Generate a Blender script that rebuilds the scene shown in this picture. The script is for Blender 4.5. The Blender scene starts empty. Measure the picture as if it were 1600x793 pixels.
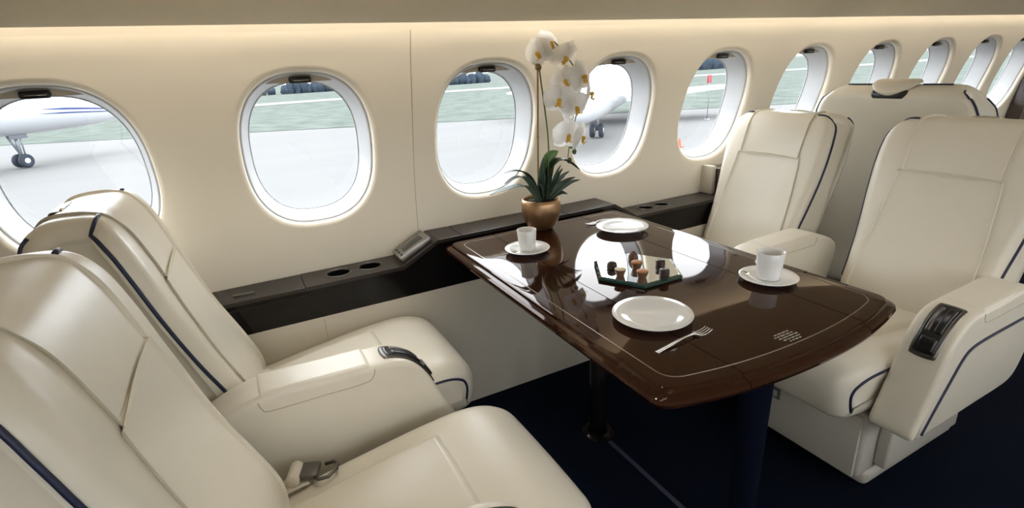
import bpy, bmesh, math, random
from mathutils import Vector, Matrix
random.seed(7)
PI = math.pi
S = bpy.context.scene
COL = S.collection

# ------------------------------------------------------------------ camera
cam_d = bpy.data.cameras.new('camera')
cam_d.sensor_width = 36.0
cam_d.lens = 822.3 / 1600 * 36.0
cam_d.clip_start = 0.02
cam_d.clip_end = 600
cam = bpy.data.objects.new('camera', cam_d)
COL.objects.link(cam)
S.camera = cam
yaw, pit, rol = math.radians(26.985), math.radians(19.506), math.radians(-3.158)
fw = Vector((math.sin(yaw)*math.cos(pit), math.cos(yaw)*math.cos(pit), -math.sin(pit)))
rt = Vector((math.cos(yaw), -math.sin(yaw), 0))
up = rt.cross(fw)
r2 = rt*math.cos(rol) + up*math.sin(rol)
u2 = -rt*math.sin(rol) + up*math.cos(rol)
mw = Matrix((r2, u2, -fw)).transposed().to_4x4()
mw.translation = (0, 0, 1.24)
cam.matrix_world = mw

# ------------------------------------------------------------------ sky (bright overcast) and exposure
world = bpy.data.worlds.new('overcast_sky')
S.world = world
world.use_nodes = True
bg = world.node_tree.nodes['Background']
bg.inputs['Color'].default_value = (0.93, 0.965, 1.0, 1)
bg.inputs['Strength'].default_value = 7.4
S.view_settings.view_transform = 'Standard'
S.view_settings.look = 'None'
S.view_settings.gamma = 1
S.view_settings.use_curve_mapping = False
S.view_settings.exposure = 0.0
COVE_STRENGTH = 7.5
CEIL_STRENGTH = 3.4

# ------------------------------------------------------------------ materials
def mat(name, col, rough=0.5, metal=0.0, coat=0.0, spec=0.5, noise=None, bump=None, emit=None, sheen=0.0, coat_rough=0.03):
    m = bpy.data.materials.new(name)
    m.use_nodes = True
    nt = m.node_tree
    b = nt.nodes['Principled BSDF']
    b.inputs['Base Color'].default_value = (*col, 1)
    b.inputs['Roughness'].default_value = rough
    b.inputs['Metallic'].default_value = metal
    b.inputs['Specular IOR Level'].default_value = spec
    b.inputs['Coat Weight'].default_value = coat
    b.inputs['Coat Roughness'].default_value = coat_rough
    b.inputs['Sheen Weight'].default_value = sheen
    tc = nt.nodes.new('ShaderNodeTexCoord')
    if noise:                       # (scale xyz, amount, detail)
        sc, amt = noise
        mp = nt.nodes.new('ShaderNodeMapping'); mp.inputs['Scale'].default_value = sc
        n = nt.nodes.new('ShaderNodeTexNoise'); n.inputs['Scale'].default_value = 1; n.inputs['Detail'].default_value = 5
        cr = nt.nodes.new('ShaderNodeMapRange'); cr.inputs['To Min'].default_value = 1-amt; cr.inputs['To Max'].default_value = 1+amt
        mx = nt.nodes.new('ShaderNodeMix'); mx.data_type = 'RGBA'; mx.blend_type = 'MULTIPLY'; mx.inputs['Factor'].default_value = 1
        cmb = nt.nodes.new('ShaderNodeCombineColor')
        nt.links.new(tc.outputs['Object'], mp.inputs['Vector']); nt.links.new(mp.outputs['Vector'], n.inputs['Vector'])
        nt.links.new(n.outputs['Fac'], cr.inputs['Value'])
        for k in ('Red', 'Green', 'Blue'): nt.links.new(cr.outputs['Result'], cmb.inputs[k])
        mx.inputs['A'].default_value = (*col, 1)
        nt.links.new(cmb.outputs['Color'], mx.inputs['B'])
        nt.links.new(mx.outputs['Result'], b.inputs['Base Color'])
    if bump:                        # (scale, strength, distance)
        n = nt.nodes.new('ShaderNodeTexNoise'); n.inputs['Scale'].default_value = bump[0]; n.inputs['Detail'].default_value = 4
        bp = nt.nodes.new('ShaderNodeBump'); bp.inputs['Strength'].default_value = bump[1]; bp.inputs['Distance'].default_value = bump[2]
        nt.links.new(tc.outputs['Object'], n.inputs['Vector']); nt.links.new(n.outputs['Fac'], bp.inputs['Height'])
        nt.links.new(bp.outputs['Normal'], b.inputs['Normal'])
    if emit:
        b.inputs['Emission Color'].default_value = (*emit[0], 1)
        b.inputs['Emission Strength'].default_value = emit[1]
    return m

M = {}
M['leather'] = mat('cream_leather', (0.775, 0.720, 0.610), 0.33, noise=((9, 9, 9), 0.035), bump=(420, 0.12, 0.0006))
nt = M['leather'].node_tree
n2 = nt.nodes.new('ShaderNodeTexNoise'); n2.inputs['Scale'].default_value = 13; n2.inputs['Detail'].default_value = 2
b2 = nt.nodes.new('ShaderNodeBump'); b2.inputs['Strength'].default_value = 0.35; b2.inputs['Distance'].default_value = 0.006
b1 = [k for k in nt.nodes if k.type == 'BUMP' and k != b2][0]
tc_ = [k for k in nt.nodes if k.type == 'TEX_COORD'][0]
nt.links.new(tc_.outputs['Object'], n2.inputs['Vector']); nt.links.new(n2.outputs['Fac'], b2.inputs['Height']); nt.links.new(b2.outputs['Normal'], b1.inputs['Normal'])
M['stitch'] = mat('beige_stitch_line', (0.42, 0.36, 0.27), 0.6)
M['navy'] = mat('navy_piping', (0.012, 0.018, 0.055), 0.45)
M['wall'] = mat('cream_wall_leather', (0.87, 0.795, 0.665), 0.5, noise=((5, 5, 5), 0.02), bump=(300, 0.08, 0.0005))
M['ceil'] = mat('pale_ceiling_fabric', (0.80, 0.70, 0.53), 0.8, noise=((60, 60, 60), 0.04), bump=(500, 0.15, 0.0005))
M['dado'] = mat('beige_dado_fabric', (0.68, 0.63, 0.54), 0.75, noise=((40, 40, 40), 0.03))
M['wood'] = mat('dark_glossy_wood', (0.030, 0.0100, 0.0045), 0.045, coat=0.0, spec=0.42, noise=((3, 60, 60), 0.35), coat_rough=0.008)
M['wood'].node_tree.nodes['Principled BSDF'].inputs['Specular Tint'].default_value = (1.0, 0.80, 0.68, 1)
M['woodedge'] = mat('dark_wood_trim', (0.036, 0.022, 0.016), 0.2, coat=0.6, noise=((4, 70, 70), 0.3))
M['blackgloss'] = mat('black_gloss_panel', (0.007, 0.006, 0.006), 0.14, spec=0.25, coat=0.0)
M['ledgetop'] = mat('dark_brown_ledge_top', (0.026, 0.020, 0.017), 0.32, spec=0.35, noise=((4, 60, 60), 0.25))
M['inlay'] = mat('brushed_inlay_metal', (0.24, 0.20, 0.165), 0.3, metal=1.0)
M['carpet'] = mat('navy_carpet', (0.0025, 0.005, 0.014), 0.95, sheen=0.0, spec=0.1, noise=((180, 180, 180), 0.4), bump=(700, 0.6, 0.003))
M['liner'] = mat('white_window_liner', (0.50, 0.505, 0.515), 0.3)
M['reveal'] = mat('cream_window_reveal', (0.78, 0.72, 0.60), 0.5)
M['seal'] = mat('grey_window_seal', (0.42, 0.43, 0.45), 0.5)
M['shade'] = mat('beige_window_shade', (0.55, 0.49, 0.40), 0.6)
M['blackplastic'] = mat('black_plastic', (0.012, 0.012, 0.013), 0.3)
M['chrome'] = mat('chrome', (0.75, 0.74, 0.72), 0.12, metal=1.0)
M['darkmetal'] = mat('dark_grey_metal', (0.16, 0.15, 0.14), 0.35, metal=0.9)
M['greymetal'] = mat('satin_grey_metal', (0.34, 0.32, 0.30), 0.32, metal=0.8)
M['porcelain'] = mat('white_porcelain', (0.86, 0.86, 0.85), 0.12, coat=0.4)
M['coffee'] = mat('pale_cup_inside', (0.45, 0.42, 0.38), 0.2)
M['silver'] = mat('polished_cutlery_steel', (0.82, 0.80, 0.77), 0.14, metal=1.0)
M['mirror'] = mat('mirror_glass', (0.90, 0.92, 0.91), 0.015, metal=1.0)
M['glassedge'] = mat('green_glass_edge', (0.02, 0.065, 0.06), 0.06, coat=1.0)
M['chocdark'] = mat('dark_chocolate', (0.040, 0.020, 0.014), 0.35)
M['choclight'] = mat('milk_chocolate', (0.13, 0.055, 0.028), 0.4)
M['caramel'] = mat('caramel_topping', (0.55, 0.21, 0.06), 0.45, noise=((300, 300, 300), 0.35), bump=(400, 0.8, 0.002))
M['cream'] = mat('white_cream_topping', (0.82, 0.70, 0.48), 0.4)
M['bronze'] = mat('brushed_bronze_pot', (0.42, 0.26, 0.14), 0.33, metal=0.85, noise=((6, 6, 120), 0.15))
M['soil'] = mat('dark_moss_soil', (0.035, 0.028, 0.018), 0.9, bump=(200, 1.0, 0.01))
M['stake'] = mat('bamboo_stake', (0.30, 0.16, 0.07), 0.55)
M['stem'] = mat('green_stem', (0.13, 0.18, 0.05), 0.5)
M['leafdark'] = mat('dark_green_leaf', (0.020, 0.040, 0.022), 0.35, noise=((30, 30, 30), 0.2))
M['leafgrey'] = mat('grey_green_leaf', (0.075, 0.115, 0.085), 0.45, noise=((30, 30, 30), 0.2))
M['leaflight'] = mat('light_green_leaf', (0.12, 0.24, 0.07), 0.4, noise=((30, 30, 30), 0.2))
M['bud'] = mat('green_bud', (0.09, 0.15, 0.05), 0.5)
M['yellow'] = mat('yellow_orchid_lip', (0.75, 0.45, 0.06), 0.5)
M['raffia'] = mat('brown_raffia_tie', (0.22, 0.14, 0.05), 0.8)
M['basewhite'] = mat('painted_grey_white_seat_base', (0.60, 0.57, 0.51), 0.4)
M['webbing'] = mat('cream_belt_webbing', (0.66, 0.60, 0.49), 0.6, bump=(900, 0.3, 0.0005))
M['lcd'] = mat('grey_lcd_screen', (0.05, 0.055, 0.05), 0.15)
M['print'] = mat('grey_placard_print', (0.40, 0.37, 0.33), 0.5)
M['ledstrip'] = mat('warm_cove_led', (1, 1, 1), 0.5, emit=((1.0, 0.98, 0.94), COVE_STRENGTH))
M['ceillamp'] = mat('ceiling_wash_lamp', (1, 1, 1), 0.5, emit=((1.0, 0.92, 0.80), CEIL_STRENGTH))
M['tarmac'] = mat('pale_concrete_apron', (0.142, 0.141, 0.139), 0.9, spec=0.0, noise=((0.05, 0.6, 1), 0.06))
M['grass'] = mat('grass_verge', (0.090, 0.102, 0.092), 0.95, spec=0.0, noise=((0.7, 0.7, 0.7), 0.5))
M['road'] = mat('white_concrete_road', (0.16, 0.16, 0.16), 0.9, spec=0.0)
M['paint'] = mat('white_aircraft_paint', (0.40, 0.41, 0.43), 0.25, coat=0.5)
M['bluepaint'] = mat('blue_aircraft_stripe', (0.025, 0.045, 0.15), 0.3)
M['tyre'] = mat('black_tyre', (0.012, 0.018, 0.03), 0.8)
M['gearmetal'] = mat('grey_gear_metal', (0.16, 0.17, 0.19), 0.4, metal=0.3)
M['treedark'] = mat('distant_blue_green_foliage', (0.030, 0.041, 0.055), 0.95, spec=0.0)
M['orange'] = mat('orange_cone_plastic', (0.30, 0.05, 0.015), 0.5)
M['red'] = mat('red_flag_fabric', (0.22, 0.012, 0.02), 0.6)

# petals: thin, slightly translucent white
m = mat('white_orchid_petal', (0.88, 0.87, 0.85), 0.5)
nt = m.node_tree; b = nt.nodes['Principled BSDF']
tr = nt.nodes.new('ShaderNodeBsdfTranslucent'); tr.inputs['Color'].default_value = (0.92, 0.91, 0.90, 1)
mx = nt.nodes.new('ShaderNodeMixShader'); mx.inputs['Fac'].default_value = 0.45
nt.links.new(b.outputs[0], mx.inputs[1]); nt.links.new(tr.outputs[0], mx.inputs[2])
nt.links.new(mx.outputs[0], nt.nodes['Material Output'].inputs['Surface'])
M['petal'] = m
# thin window pane: clear with a faint reflection
m = bpy.data.materials.new('clear_window_pane'); m.use_nodes = True
nt = m.node_tree; nt.nodes.remove(nt.nodes['Principled BSDF'])
tp = nt.nodes.new('ShaderNodeBsdfTransparent'); tp.inputs['Color'].default_value = (0.95, 0.97, 0.98, 1)
gl = nt.nodes.new('ShaderNodeBsdfGlossy'); gl.inputs['Roughness'].default_value = 0.03
mx = nt.nodes.new('ShaderNodeMixShader'); mx.inputs['Fac'].default_value = 0.04
nt.links.new(tp.outputs[0], mx.inputs[1]); nt.links.new(gl.outputs[0], mx.inputs[2])
nt.links.new(mx.outputs[0], nt.nodes['Material Output'].inputs['Surface'])
M['pane'] = m

# ------------------------------------------------------------------ object helpers
def link(name, me, parent=None):
    o = bpy.data.objects.new(name, me)
    COL.objects.link(o)
    if parent is not None: o.parent = parent
    return o

def mk(name, V, F, material, parent=None, smooth=True, recalc=True, angle=None):
    me = bpy.data.meshes.new(name)
    me.from_pydata([tuple(v) for v in V], [], [tuple(f) for f in F])
    if recalc:
        bm = bmesh.new(); bm.from_mesh(me)
        bmesh.ops.remove_doubles(bm, verts=bm.verts, dist=1e-6)
        bmesh.ops.recalc_face_normals(bm, faces=bm.faces)
        bm.to_mesh(me); bm.free()
    me.materials.append(M[material])
    if smooth: me.polygons.foreach_set('use_smooth', [True]*len(me.polygons))
    if angle is not None:
        me.set_sharp_from_angle(angle=math.radians(angle))
    return link(name, me, parent)

def thing(name, label, cat, loc=(0, 0, 0), group=None, rotz=0):
    o = link(name, None)
    o.location = loc; o.rotation_euler = (0, 0, rotz)
    o['label'] = label; o['category'] = cat
    if group: o['group'] = group
    return o

def tag(o, label, cat, group=None):
    o['label'] = label; o['category'] = cat
    if group: o['group'] = group
    return o

def structure(o, label=None):
    o['kind'] = 'structure'
    if label: o['label'] = label
    return o

def copy_tree(o, parent=None):
    c = o.copy(); COL.objects.link(c); c.parent = parent
    for ch in [k for k in bpy.data.objects if k.parent == o]:
        copy_tree(ch, c)
    return c

def xform(V, f): return [f(Vector(v)) for v in V]

def catmull(pts, n, closed=False):
    P = [Vector(p) for p in pts]; N = len(P); out = []
    segs = N if closed else N-1
    for i in range(segs):
        if closed: p0, p1, p2, p3 = P[(i-1) % N], P[i], P[(i+1) % N], P[(i+2) % N]
        else: p0, p1, p2, p3 = P[max(i-1, 0)], P[i], P[i+1], P[min(i+2, N-1)]
        for k in range(n):
            t = k/n
            out.append(0.5*((2*p1)+(-p0+p2)*t+(2*p0-5*p1+4*p2-p3)*t*t+(-p0+3*p1-3*p2+p3)*t**3))
    if not closed: out.append(P[-1].copy())
    return out

def resample(P, n):
    d = [0]
    for a, b_ in zip(P[:-1], P[1:]): d.append(d[-1]+(b_-a).length)
    out = []; j = 0
    for k in range(n+1):
        t = d[-1]*k/n
        while j < len(d)-2 and d[j+1] < t: j += 1
        f = (t-d[j])/max(d[j+1]-d[j], 1e-9)
        out.append(P[j].lerp(P[j+1], f))
    return out

def tube(pts, r, seg=8, closed=False, caps=True, flat=1.0):
    P = [Vector(p) for p in pts]; n = len(P); V = []; F = []
    rr = r if callable(r) else (lambda t: r)
    T = []
    for i in range(n):
        a = P[(i-1) % n] if closed else P[max(i-1, 0)]
        b_ = P[(i+1) % n] if closed else P[min(i+1, n-1)]
        T.append((b_-a).normalized())
    ref = Vector((0, 0, 1)) if abs(T[0].z) < 0.9 else Vector((1, 0, 0))
    N = (ref - T[0]*ref.dot(T[0])).normalized()
    for i in range(n):
        N = (N - T[i]*N.dot(T[i])).normalized(); B = T[i].cross(N)
        q = rr(i/max(n-1, 1))
        for k in range(seg):
            a = 2*PI*k/seg
            V.append(P[i] + N*math.cos(a)*q*flat + B*math.sin(a)*q)
    m_ = n if closed else n-1
    for i in range(m_):
        for k in range(seg):
            F.append((i*seg+k, i*seg+(k+1) % seg, ((i+1) % n)*seg+(k+1) % seg, ((i+1) % n)*seg+k))
    if caps and not closed:
        F.append(tuple(range(seg))); F.append(tuple((n-1)*seg+k for k in range(seg)))
    return V, F

def lathe(prof, seg=32, c=(0, 0, 0)):
    V = []; F = []; n = len(prof)
    for r, z in prof:
        for k in range(seg):
            a = 2*PI*k/seg
            V.append((c[0]+r*math.cos(a), c[1]+r*math.sin(a), c[2]+z))
    for i in range(n-1):
        for k in range(seg):
            F.append((i*seg+k, i*seg+(k+1) % seg, (i+1)*seg+(k+1) % seg, (i+1)*seg+k))
    return V, F

def rbox(c, s, r=0.005, seg=2):
    bm = bmesh.new()
    bmesh.ops.create_cube(bm, size=1)
    for v in bm.verts: v.co = Vector((v.co.x*s[0], v.co.y*s[1], v.co.z*s[2]))
    if r > 0: bmesh.ops.bevel(bm, geom=bm.edges[:], offset=min(r, min(s)*0.49), segments=seg, profile=0.5, affect='EDGES')
    V = [v.co + Vector(c) for v in bm.verts]; bm.verts.index_update()
    F = [[v.index for v in f.verts] for f in bm.faces]; bm.free()
    return V, F

def join(*vf):
    V = []; F = []
    for v, f in vf:
        o = len(V); V += [Vector(p) for p in v]; F += [tuple(i+o for i in q) for q in f]
    return V, F

# side profile swept across y with rounded side edges
class Slab:
    def __init__(self, prof, w, r, yc=0.0, crown=None, ncap=5, nmid=8):
        self.P = [Vector((p[0], p[1])) for p in prof]; n = len(self.P)
        area = sum(self.P[i].x*self.P[(i+1) % n].y - self.P[(i+1) % n].x*self.P[i].y for i in range(n))
        s = 1 if area > 0 else -1
        self.N = []
        for i in range(n):
            t = (self.P[(i+1) % n]-self.P[i-1]).normalized()
            self.N.append(Vector((t.y, -t.x))*s)
        self.w = w if callable(w) else (lambda x, z: w)
        self.r = r; self.yc = yc; self.crown = crown; self.ncap = ncap; self.nmid = nmid
    def at(self, i, side, th, out=0.0):         # point on the rounded side edge, th in degrees
        p = self.P[i]; nn = self.N[i]; w = self.w(p.x, p.y); a = math.radians(th)
        q = p - nn*(self.r*(1-math.cos(a)) - out*math.cos(a))
        return Vector((q.x, self.yc + side*(w-self.r+self.r*math.sin(a)+out*math.sin(a)), q.y))
    def mesh(self):
        n = len(self.P); cols = []
        for k in range(self.ncap+1): cols.append(('c', -1, 90*(1-k/self.ncap)))
        for k in range(1, self.nmid): cols.append(('m', -1+2*k/self.nmid, 0))
        for k in range(self.ncap+1): cols.append(('c', 1, 90*k/self.ncap))
        V = []; F = []
        for kind, s, th in cols:
            for i in range(n):
                if kind == 'c': v = self.at(i, s, th)
                else:
                    p = self.P[i]; w = self.w(p.x, p.y)-self.r; v = Vector((p.x, self.yc+s*w, p.y))
                if self.crown:
                    p = self.P[i]; w = self.w(p.x, p.y); q = (v.y-self.yc)/w
                    c = self.crown(p.x, p.y, self.N[i])*(1-min(1, q*q))
                    v = v + Vector((self.N[i].x*c, 0, self.N[i].y*c))
                V.append(v)
        nc = len(cols)
        for c in range(nc-1):
            for i in range(n):
                j = (i+1) % n
                F.append((c*n+i, c*n+j, (c+1)*n+j, (c+1)*n+i))
        F.append(tuple(range(n))); F.append(tuple((nc-1)*n+i for i in range(n)))
        return V, F

# cushion pad on a path in the xz plane, puffed along the path normal
def pad(path, hw, H, r, sink=0.006, yc=0.0, nu=28, nv=22, k=0.12, side=1, crown=0.0, slab=None, soft=False):
    P = resample([Vector((p[0], p[1])) for p in path], 200)
    L = sum((b_-a).length for a, b_ in zip(P[:-1], P[1:]))
    hwf = hw if callable(hw) else (lambda t: hw)
    def ease(q): return math.sin(q*PI/2)*0.55+q*0.45     # denser near the edges
    V = []; F = []
    for a in range(nu+1):
        A = ease(-1+2*a/nu)
        for b_ in range(nv+1):
            B = ease(-1+2*b_/nv)
            a2 = A*math.sqrt(1-k*B*B); b2 = B*math.sqrt(1-k*A*A)
            t = (a2+1)/2
            f = t*200; i = min(int(f), 199); p = P[i].lerp(P[i+1], f-i)
            tg = (P[min(i+2, 200)]-P[max(i-1, 0)]).normalized()
            nn = Vector((-tg.y, tg.x))*side
            w = hwf(t)
            d = min((1-abs(A))*L/2, (1-abs(B))*w)
            q = min(d/r, 1)
            h = -sink + (H+sink)*(math.sin(q*PI/2)**0.8 if soft else math.sqrt(max(0, 1-(1-q)**2))) + crown*(1-B*B)*(1-A*A)
            if slab:
                ww = slab.w(p.x, p.y); over = (abs(b2*w)-(ww-slab.r))/slab.r
                if over > 0: h -= slab.r*(1-math.sqrt(max(0, 1-min(over, 0.999)**2)))
            V.append(Vector((p.x+nn.x*h, yc+b2*w, p.y+nn.y*h)))
    for a in range(nu):
        for b_ in range(nv):
            i = a*(nv+1)+b_
            F.append((i, i+1, i+nv+2, i+nv+1))
    return V, F

# ------------------------------------------------------------------ cabin shell
PROFILE = [(1.649, 1.364), (1.676, 1.284), (1.702, 1.189), (1.727, 1.098), (1.759, 0.98), (1.788, 0.841), (1.806, 0.70), (1.811, 0.60)]
def yw(z):
    P = PROFILE
    if z >= P[0][1]:
        t = (z-P[0][1])/(P[1][1]-P[0][1]); return P[0][0]+t*(P[1][0]-P[0][0])
    if z <= P[-1][1]: return P[-1][0]
    for i in range(len(P)-1):
        if P[i][1] >= z >= P[i+1][1]:
            p0 = P[max(i-1, 0)]; p3 = P[min(i+2, len(P)-1)]
            t = (z-P[i][1])/(P[i+1][1]-P[i][1])
            a, b_, c, d = p0[0], P[i][0], P[i+1][0], p3[0]
            return 0.5*(2*b_+(-a+c)*t+(2*a-5*b_+4*c-d)*t*t+(-a+3*b_-3*c+d)*t**3)
WX = [-0.398, 0.214, 0.822, 1.391, 1.959, 2.549, 3.132, 3.694, 4.256, 4.766]
WZ, WA, WB, WN = 1.024, 0.194, 0.236, 2.5
X0, X1 = -1.6, 5.08
ZB, ZT = 0.50, 1.362
def rad(phi, a, b, n=WN):
    return (abs(math.cos(phi)/a)**n + abs(math.sin(phi)/b)**n)**(-1/n)

def wall_cell(x0, x1, cx, flip):
    V = []; F = []
    corners = [math.atan2(z-WZ, x-cx) for x in (x0, x1) for z in (ZB, ZT)]
    A = sorted(set([-PI + 2*PI*k/72 for k in range(72)] + corners))
    n = len(A); rings = []
    def Y(x, z, d): y = yw(z)+d; return (x, 1.2-y if flip else y, z)
    for f in (1, 0.8, 0.62, 0.46, 0.32, 0.2, 0.11, 0.045, 0.0):
        ring = []
        for ph in A:
            c, s = math.cos(ph), math.sin(ph)
            rr = 1e9
            if abs(c) > 1e-9: rr = min(rr, ((x1-cx) if c > 0 else (x0-cx))/c)
            if abs(s) > 1e-9: rr = min(rr, ((ZT-WZ) if s > 0 else (ZB-WZ))/s)
            ri = rad(ph, WA+0.016, WB+0.016)
            r = ri + (rr-ri)*f
            ring.append(Y(cx+r*c, WZ+r*s, 0))
        rings.append(ring)
    for e, d in ((0.0125, 0.0006), (0.0085, 0.0025), (0.004, 0.0065), (0.001, 0.011), (0.0, 0.016), (-0.0012, 0.030)):
        rings.append([Y(cx+rad(ph, WA+e, WB+e)*math.cos(ph), WZ+rad(ph, WA+e, WB+e)*math.sin(ph), d) for ph in A])
    for ring in rings: V += ring
    for i in range(len(rings)-1):
        for k in range(n):
            F.append((i*n+k, i*n+(k+1) % n, (i+1)*n+(k+1) % n, (i+1)*n+k))
    return V, F

def plain_cell(x0, x1, flip):
    V = []; F = []; n = 24
    for k in range(n+1):
        z = ZB+(ZT-ZB)*k/n; y = yw(z); y = 1.2-y if flip else y
        V += [(x0, y, z), (x1, y, z)]
    for k in range(n): F.append((2*k, 2*k+1, 2*k+3, 2*k+2))
    return V, F

def build_wall(flip):
    cells = []
    left = -0.70
    edges = [left]
    for a, b_ in zip(WX[:-1], WX[1:]): edges.append((a+b_)/2)
    edges[2] = 0.540
    edges.append(5.06)
    parts_a = [plain_cell(X0, left, flip)]; parts_b = []
    for i, cx in enumerate(WX):
        x0, x1 = edges[i], edges[i+1]
        if i == 1: x1 -= 0.0012
        if i == 2: x0 += 0.0012
        (parts_a if i < 2 else parts_b).append(wall_cell(x0, x1, cx, flip))
    nm = 'wall_near' if flip else 'wall_far'
    w = mk(nm, *join(*parts_a), 'wall')
    structure(w, 'curved cream side wall panel behind the facing seats' if not flip else 'curved cream side wall across the aisle')
    p = mk('wall_panel', *join(*parts_b), 'wall', w)
    # dark joint backing
    V, F = [], []
    for k in range(13):
        z = ZB+(ZT-ZB)*k/12; y = yw(z)+0.0012; y = 1.2-y if flip else y
        V += [(0.515, y, z), (0.565, y, z)]
    for k in range(12): F.append((2*k, 2*k+1, 2*k+3, 2*k+2))
    mk('joint_strip', V, F, 'shade', w)
    return w
wall_far = build_wall(False)
wall_near = build_wall(True)

def oval(e, d, n=72, a=WA, b=WB):
    out = []
    for k in range(n):
        ph = 2*PI*k/n; r = rad(ph, a+e, b+e)
        x, z = r*math.cos(ph), r*math.sin(ph)
        out.append(Vector((x, yw(WZ+z)+d-yw(WZ), z)))
    return out
def rings_mesh(rs, close=False):
    V = []; F = []; n = len(rs[0])
    for r in rs: V += r
    for i in range(len(rs)-1):
        for k in range(n): F.append((i*n+k, i*n+(k+1) % n, (i+1)*n+(k+1) % n, (i+1)*n+k))
    if close: F.append(tuple((len(rs)-1)*n+k for k in range(n)))
    return V, F

def make_window():
    liner = mk('window_1', *rings_mesh([oval(-0.0008, 0.0235), oval(-0.0035, 0.0228), oval(-0.0058, 0.0245), oval(-0.0078, 0.031), oval(-0.0105, 0.046), oval(-0.015, 0.064), oval(-0.020, 0.082), oval(-0.0245, 0.098), oval(-0.0275, 0.108), oval(-0.029, 0.112)]), 'liner')
    mk('seal', *tube(oval(-0.0285, 0.110), 0.0022, 6, closed=True), 'seal', liner)
    r0 = oval(-0.029, 0.112)
    mk('pane', r0, [tuple(range(len(r0)))], 'pane', liner, smooth=False)
    # pulled-up shade: slice of the oval above a straight lower edge
    zc = 0.207
    pts = [p for p in oval(-0.0045, 0.046, 360) if p.z > zc]
    pts.sort(key=lambda p: p.x)
    V = []; n = len(pts)
    for d in (0, 0.004):
        for p in pts: V.append((p.x, p.y+d, p.z))
        for p in pts: V.append((p.x, yw(WZ+zc)-yw(WZ)+0.046+d, zc))
    F = []
    for i in range(n-1):
        F.append((i, i+1, n+i+1, n+i)); F.append((2*n+i, 2*n+i+1, 3*n+i+1, 3*n+i)); F.append((n+i, n+i+1, 3*n+i+1, 3*n+i))
    mk('shade', V, F, 'shade', liner, smooth=False)
    yl = yw(WZ+0.212)-yw(WZ)+0.038
    la = mk('latch', *rbox((0, yl, 0.213), (0.062, 0.020, 0.019), 0.006, 3), 'blackplastic', liner)
    mk('latch_groove', *rbox((0.002, yl-0.0102, 0.2115), (0.044, 0.001, 0.0016), 0, 1), 'chrome', la)
    return liner
w1 = make_window()
w1.location = (WX[0], yw(WZ), WZ)
structure(w1, 'oval cabin window at far left, behind the reclined seats')
WL = ['oval cabin window above the lidded end of the dark ledge', 'oval cabin window left of the orchid', 'oval cabin window behind the orchid flowers',
      'oval cabin window right of the orchid, beside the far cream seat', 'narrow-looking oval window above the far cream seat', 'oval window above the left shoulder of the seat back with the handle',
      'oval window just right of the grab handle of the rear seat', 'second oval window from the dark bulkhead frame at the right', 'rightmost oval window, next to the dark bulkhead frame']
wins = [w1]
for i, x in enumerate(WX[1:]):
    w = copy_tree(w1); w.name = 'window_%d' % (i+2); w.location.x = x; structure(w, WL[i]); wins.append(w)
for i, x in enumerate(WX):
    w = copy_tree(w1); w.name = 'window_%d' % (i+11); w.location = (x, 1.2-yw(WZ), WZ); w.scale = (1, -1, 1); structure(w, 'oval cabin window across the aisle, number %d from the left end' % (i+1))

# ceiling with a light cove on both sides
def strip_x(name, yz, material, x0=X0, x1=X1, nx=1, thick=0, parent=None):
    V = []; F = []
    for y, z in yz: V += [(x0, y, z), (x1, y, z)]
    for k in range(len(yz)-1): F.append((2*k, 2*k+1, 2*k+3, 2*k+2))
    return mk(name, V, F, material, parent)
half = [(1.548, 1.3745), (1.543, 1.372), (1.536, 1.3725), (1.50, 1.388), (1.42, 1.440), (1.30, 1.515), (1.15, 1.58), (0.95, 1.635), (0.75, 1.66), (0.6, 1.665)]
half = [tuple(p) for p in half]
prof = half + [(1.2-y, z) for y, z in half[::-1][1:]]
ceiling = strip_x('ceiling', prof, 'ceil')
structure(ceiling, 'pale curved ceiling panel above the light cove')
lip = [(1.548, 1.3745), (1.548, 1.380), (1.50, 1.405), (1.46, 1.45)]
up_ = [(1.6495, 1.362), (1.632, 1.41), (1.60, 1.46), (1.54, 1.49), (1.45, 1.475), (1.42, 1.45)]
for s in (0, 1):
    g = (lambda p: p) if s == 0 else (lambda p: (1.2-p[0], p[1]))
    structure(strip_x('trim_%d' % (1+2*s), [g(p) for p in lip], 'ceil'), 'upturned lip of the ceiling panel along the cove, %s side' % ('window' if s == 0 else 'aisle'))
    structure(strip_x('trim_%d' % (2+2*s), [g(p) for p in up_], 'wall'), 'cream back of the light cove, %s side' % ('window' if s == 0 else 'aisle'))
    led = strip_x('cove_light', [g(p) for p in [(1.512, 1.462), (1.552, 1.466)]], 'ledstrip', x0=X0+0.05, x1=X1-0.05)
    tag(led, 'warm light strip hidden in the cove above the windows' if s == 0 else 'warm light strip in the cove across the aisle', 'light strip')

# dado under the ledge and floor
def quad_box(name, x0, x1, y0, y1, z0, z1, material, parent=None, r=0):
    V, F = rbox(((x0+x1)/2, (y0+y1)/2, (z0+z1)/2), (x1-x0, y1-y0, z1-z0), r)
    return mk(name, V, F, material, parent, smooth=r > 0)
d = quad_box('baseboard_far', X0, 0.1515, 1.672, 1.83, 0.0, 0.509, 'dado'); structure(d, 'beige fabric dado panel below the dark ledge')
quad_box('dado_panel', 0.1525, X1, 1.672, 1.83, 0.0, 0.509, 'dado', d)
d = quad_box('baseboard_near', X0, X1, -0.63, -0.472, 0.0, 0.62, 'dado'); structure(d, 'beige dado on the aisle side')
fl = quad_box('floor', X0-0.02, X1+0.02, -0.66, 1.86, -0.06, 0.0, 'carpet'); structure(fl, 'dark navy carpet floor')
quad_box('floor_track', 0.942, 0.958, 0.72, 1.20, 0.0, 0.0015, 'navy', fl)
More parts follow.
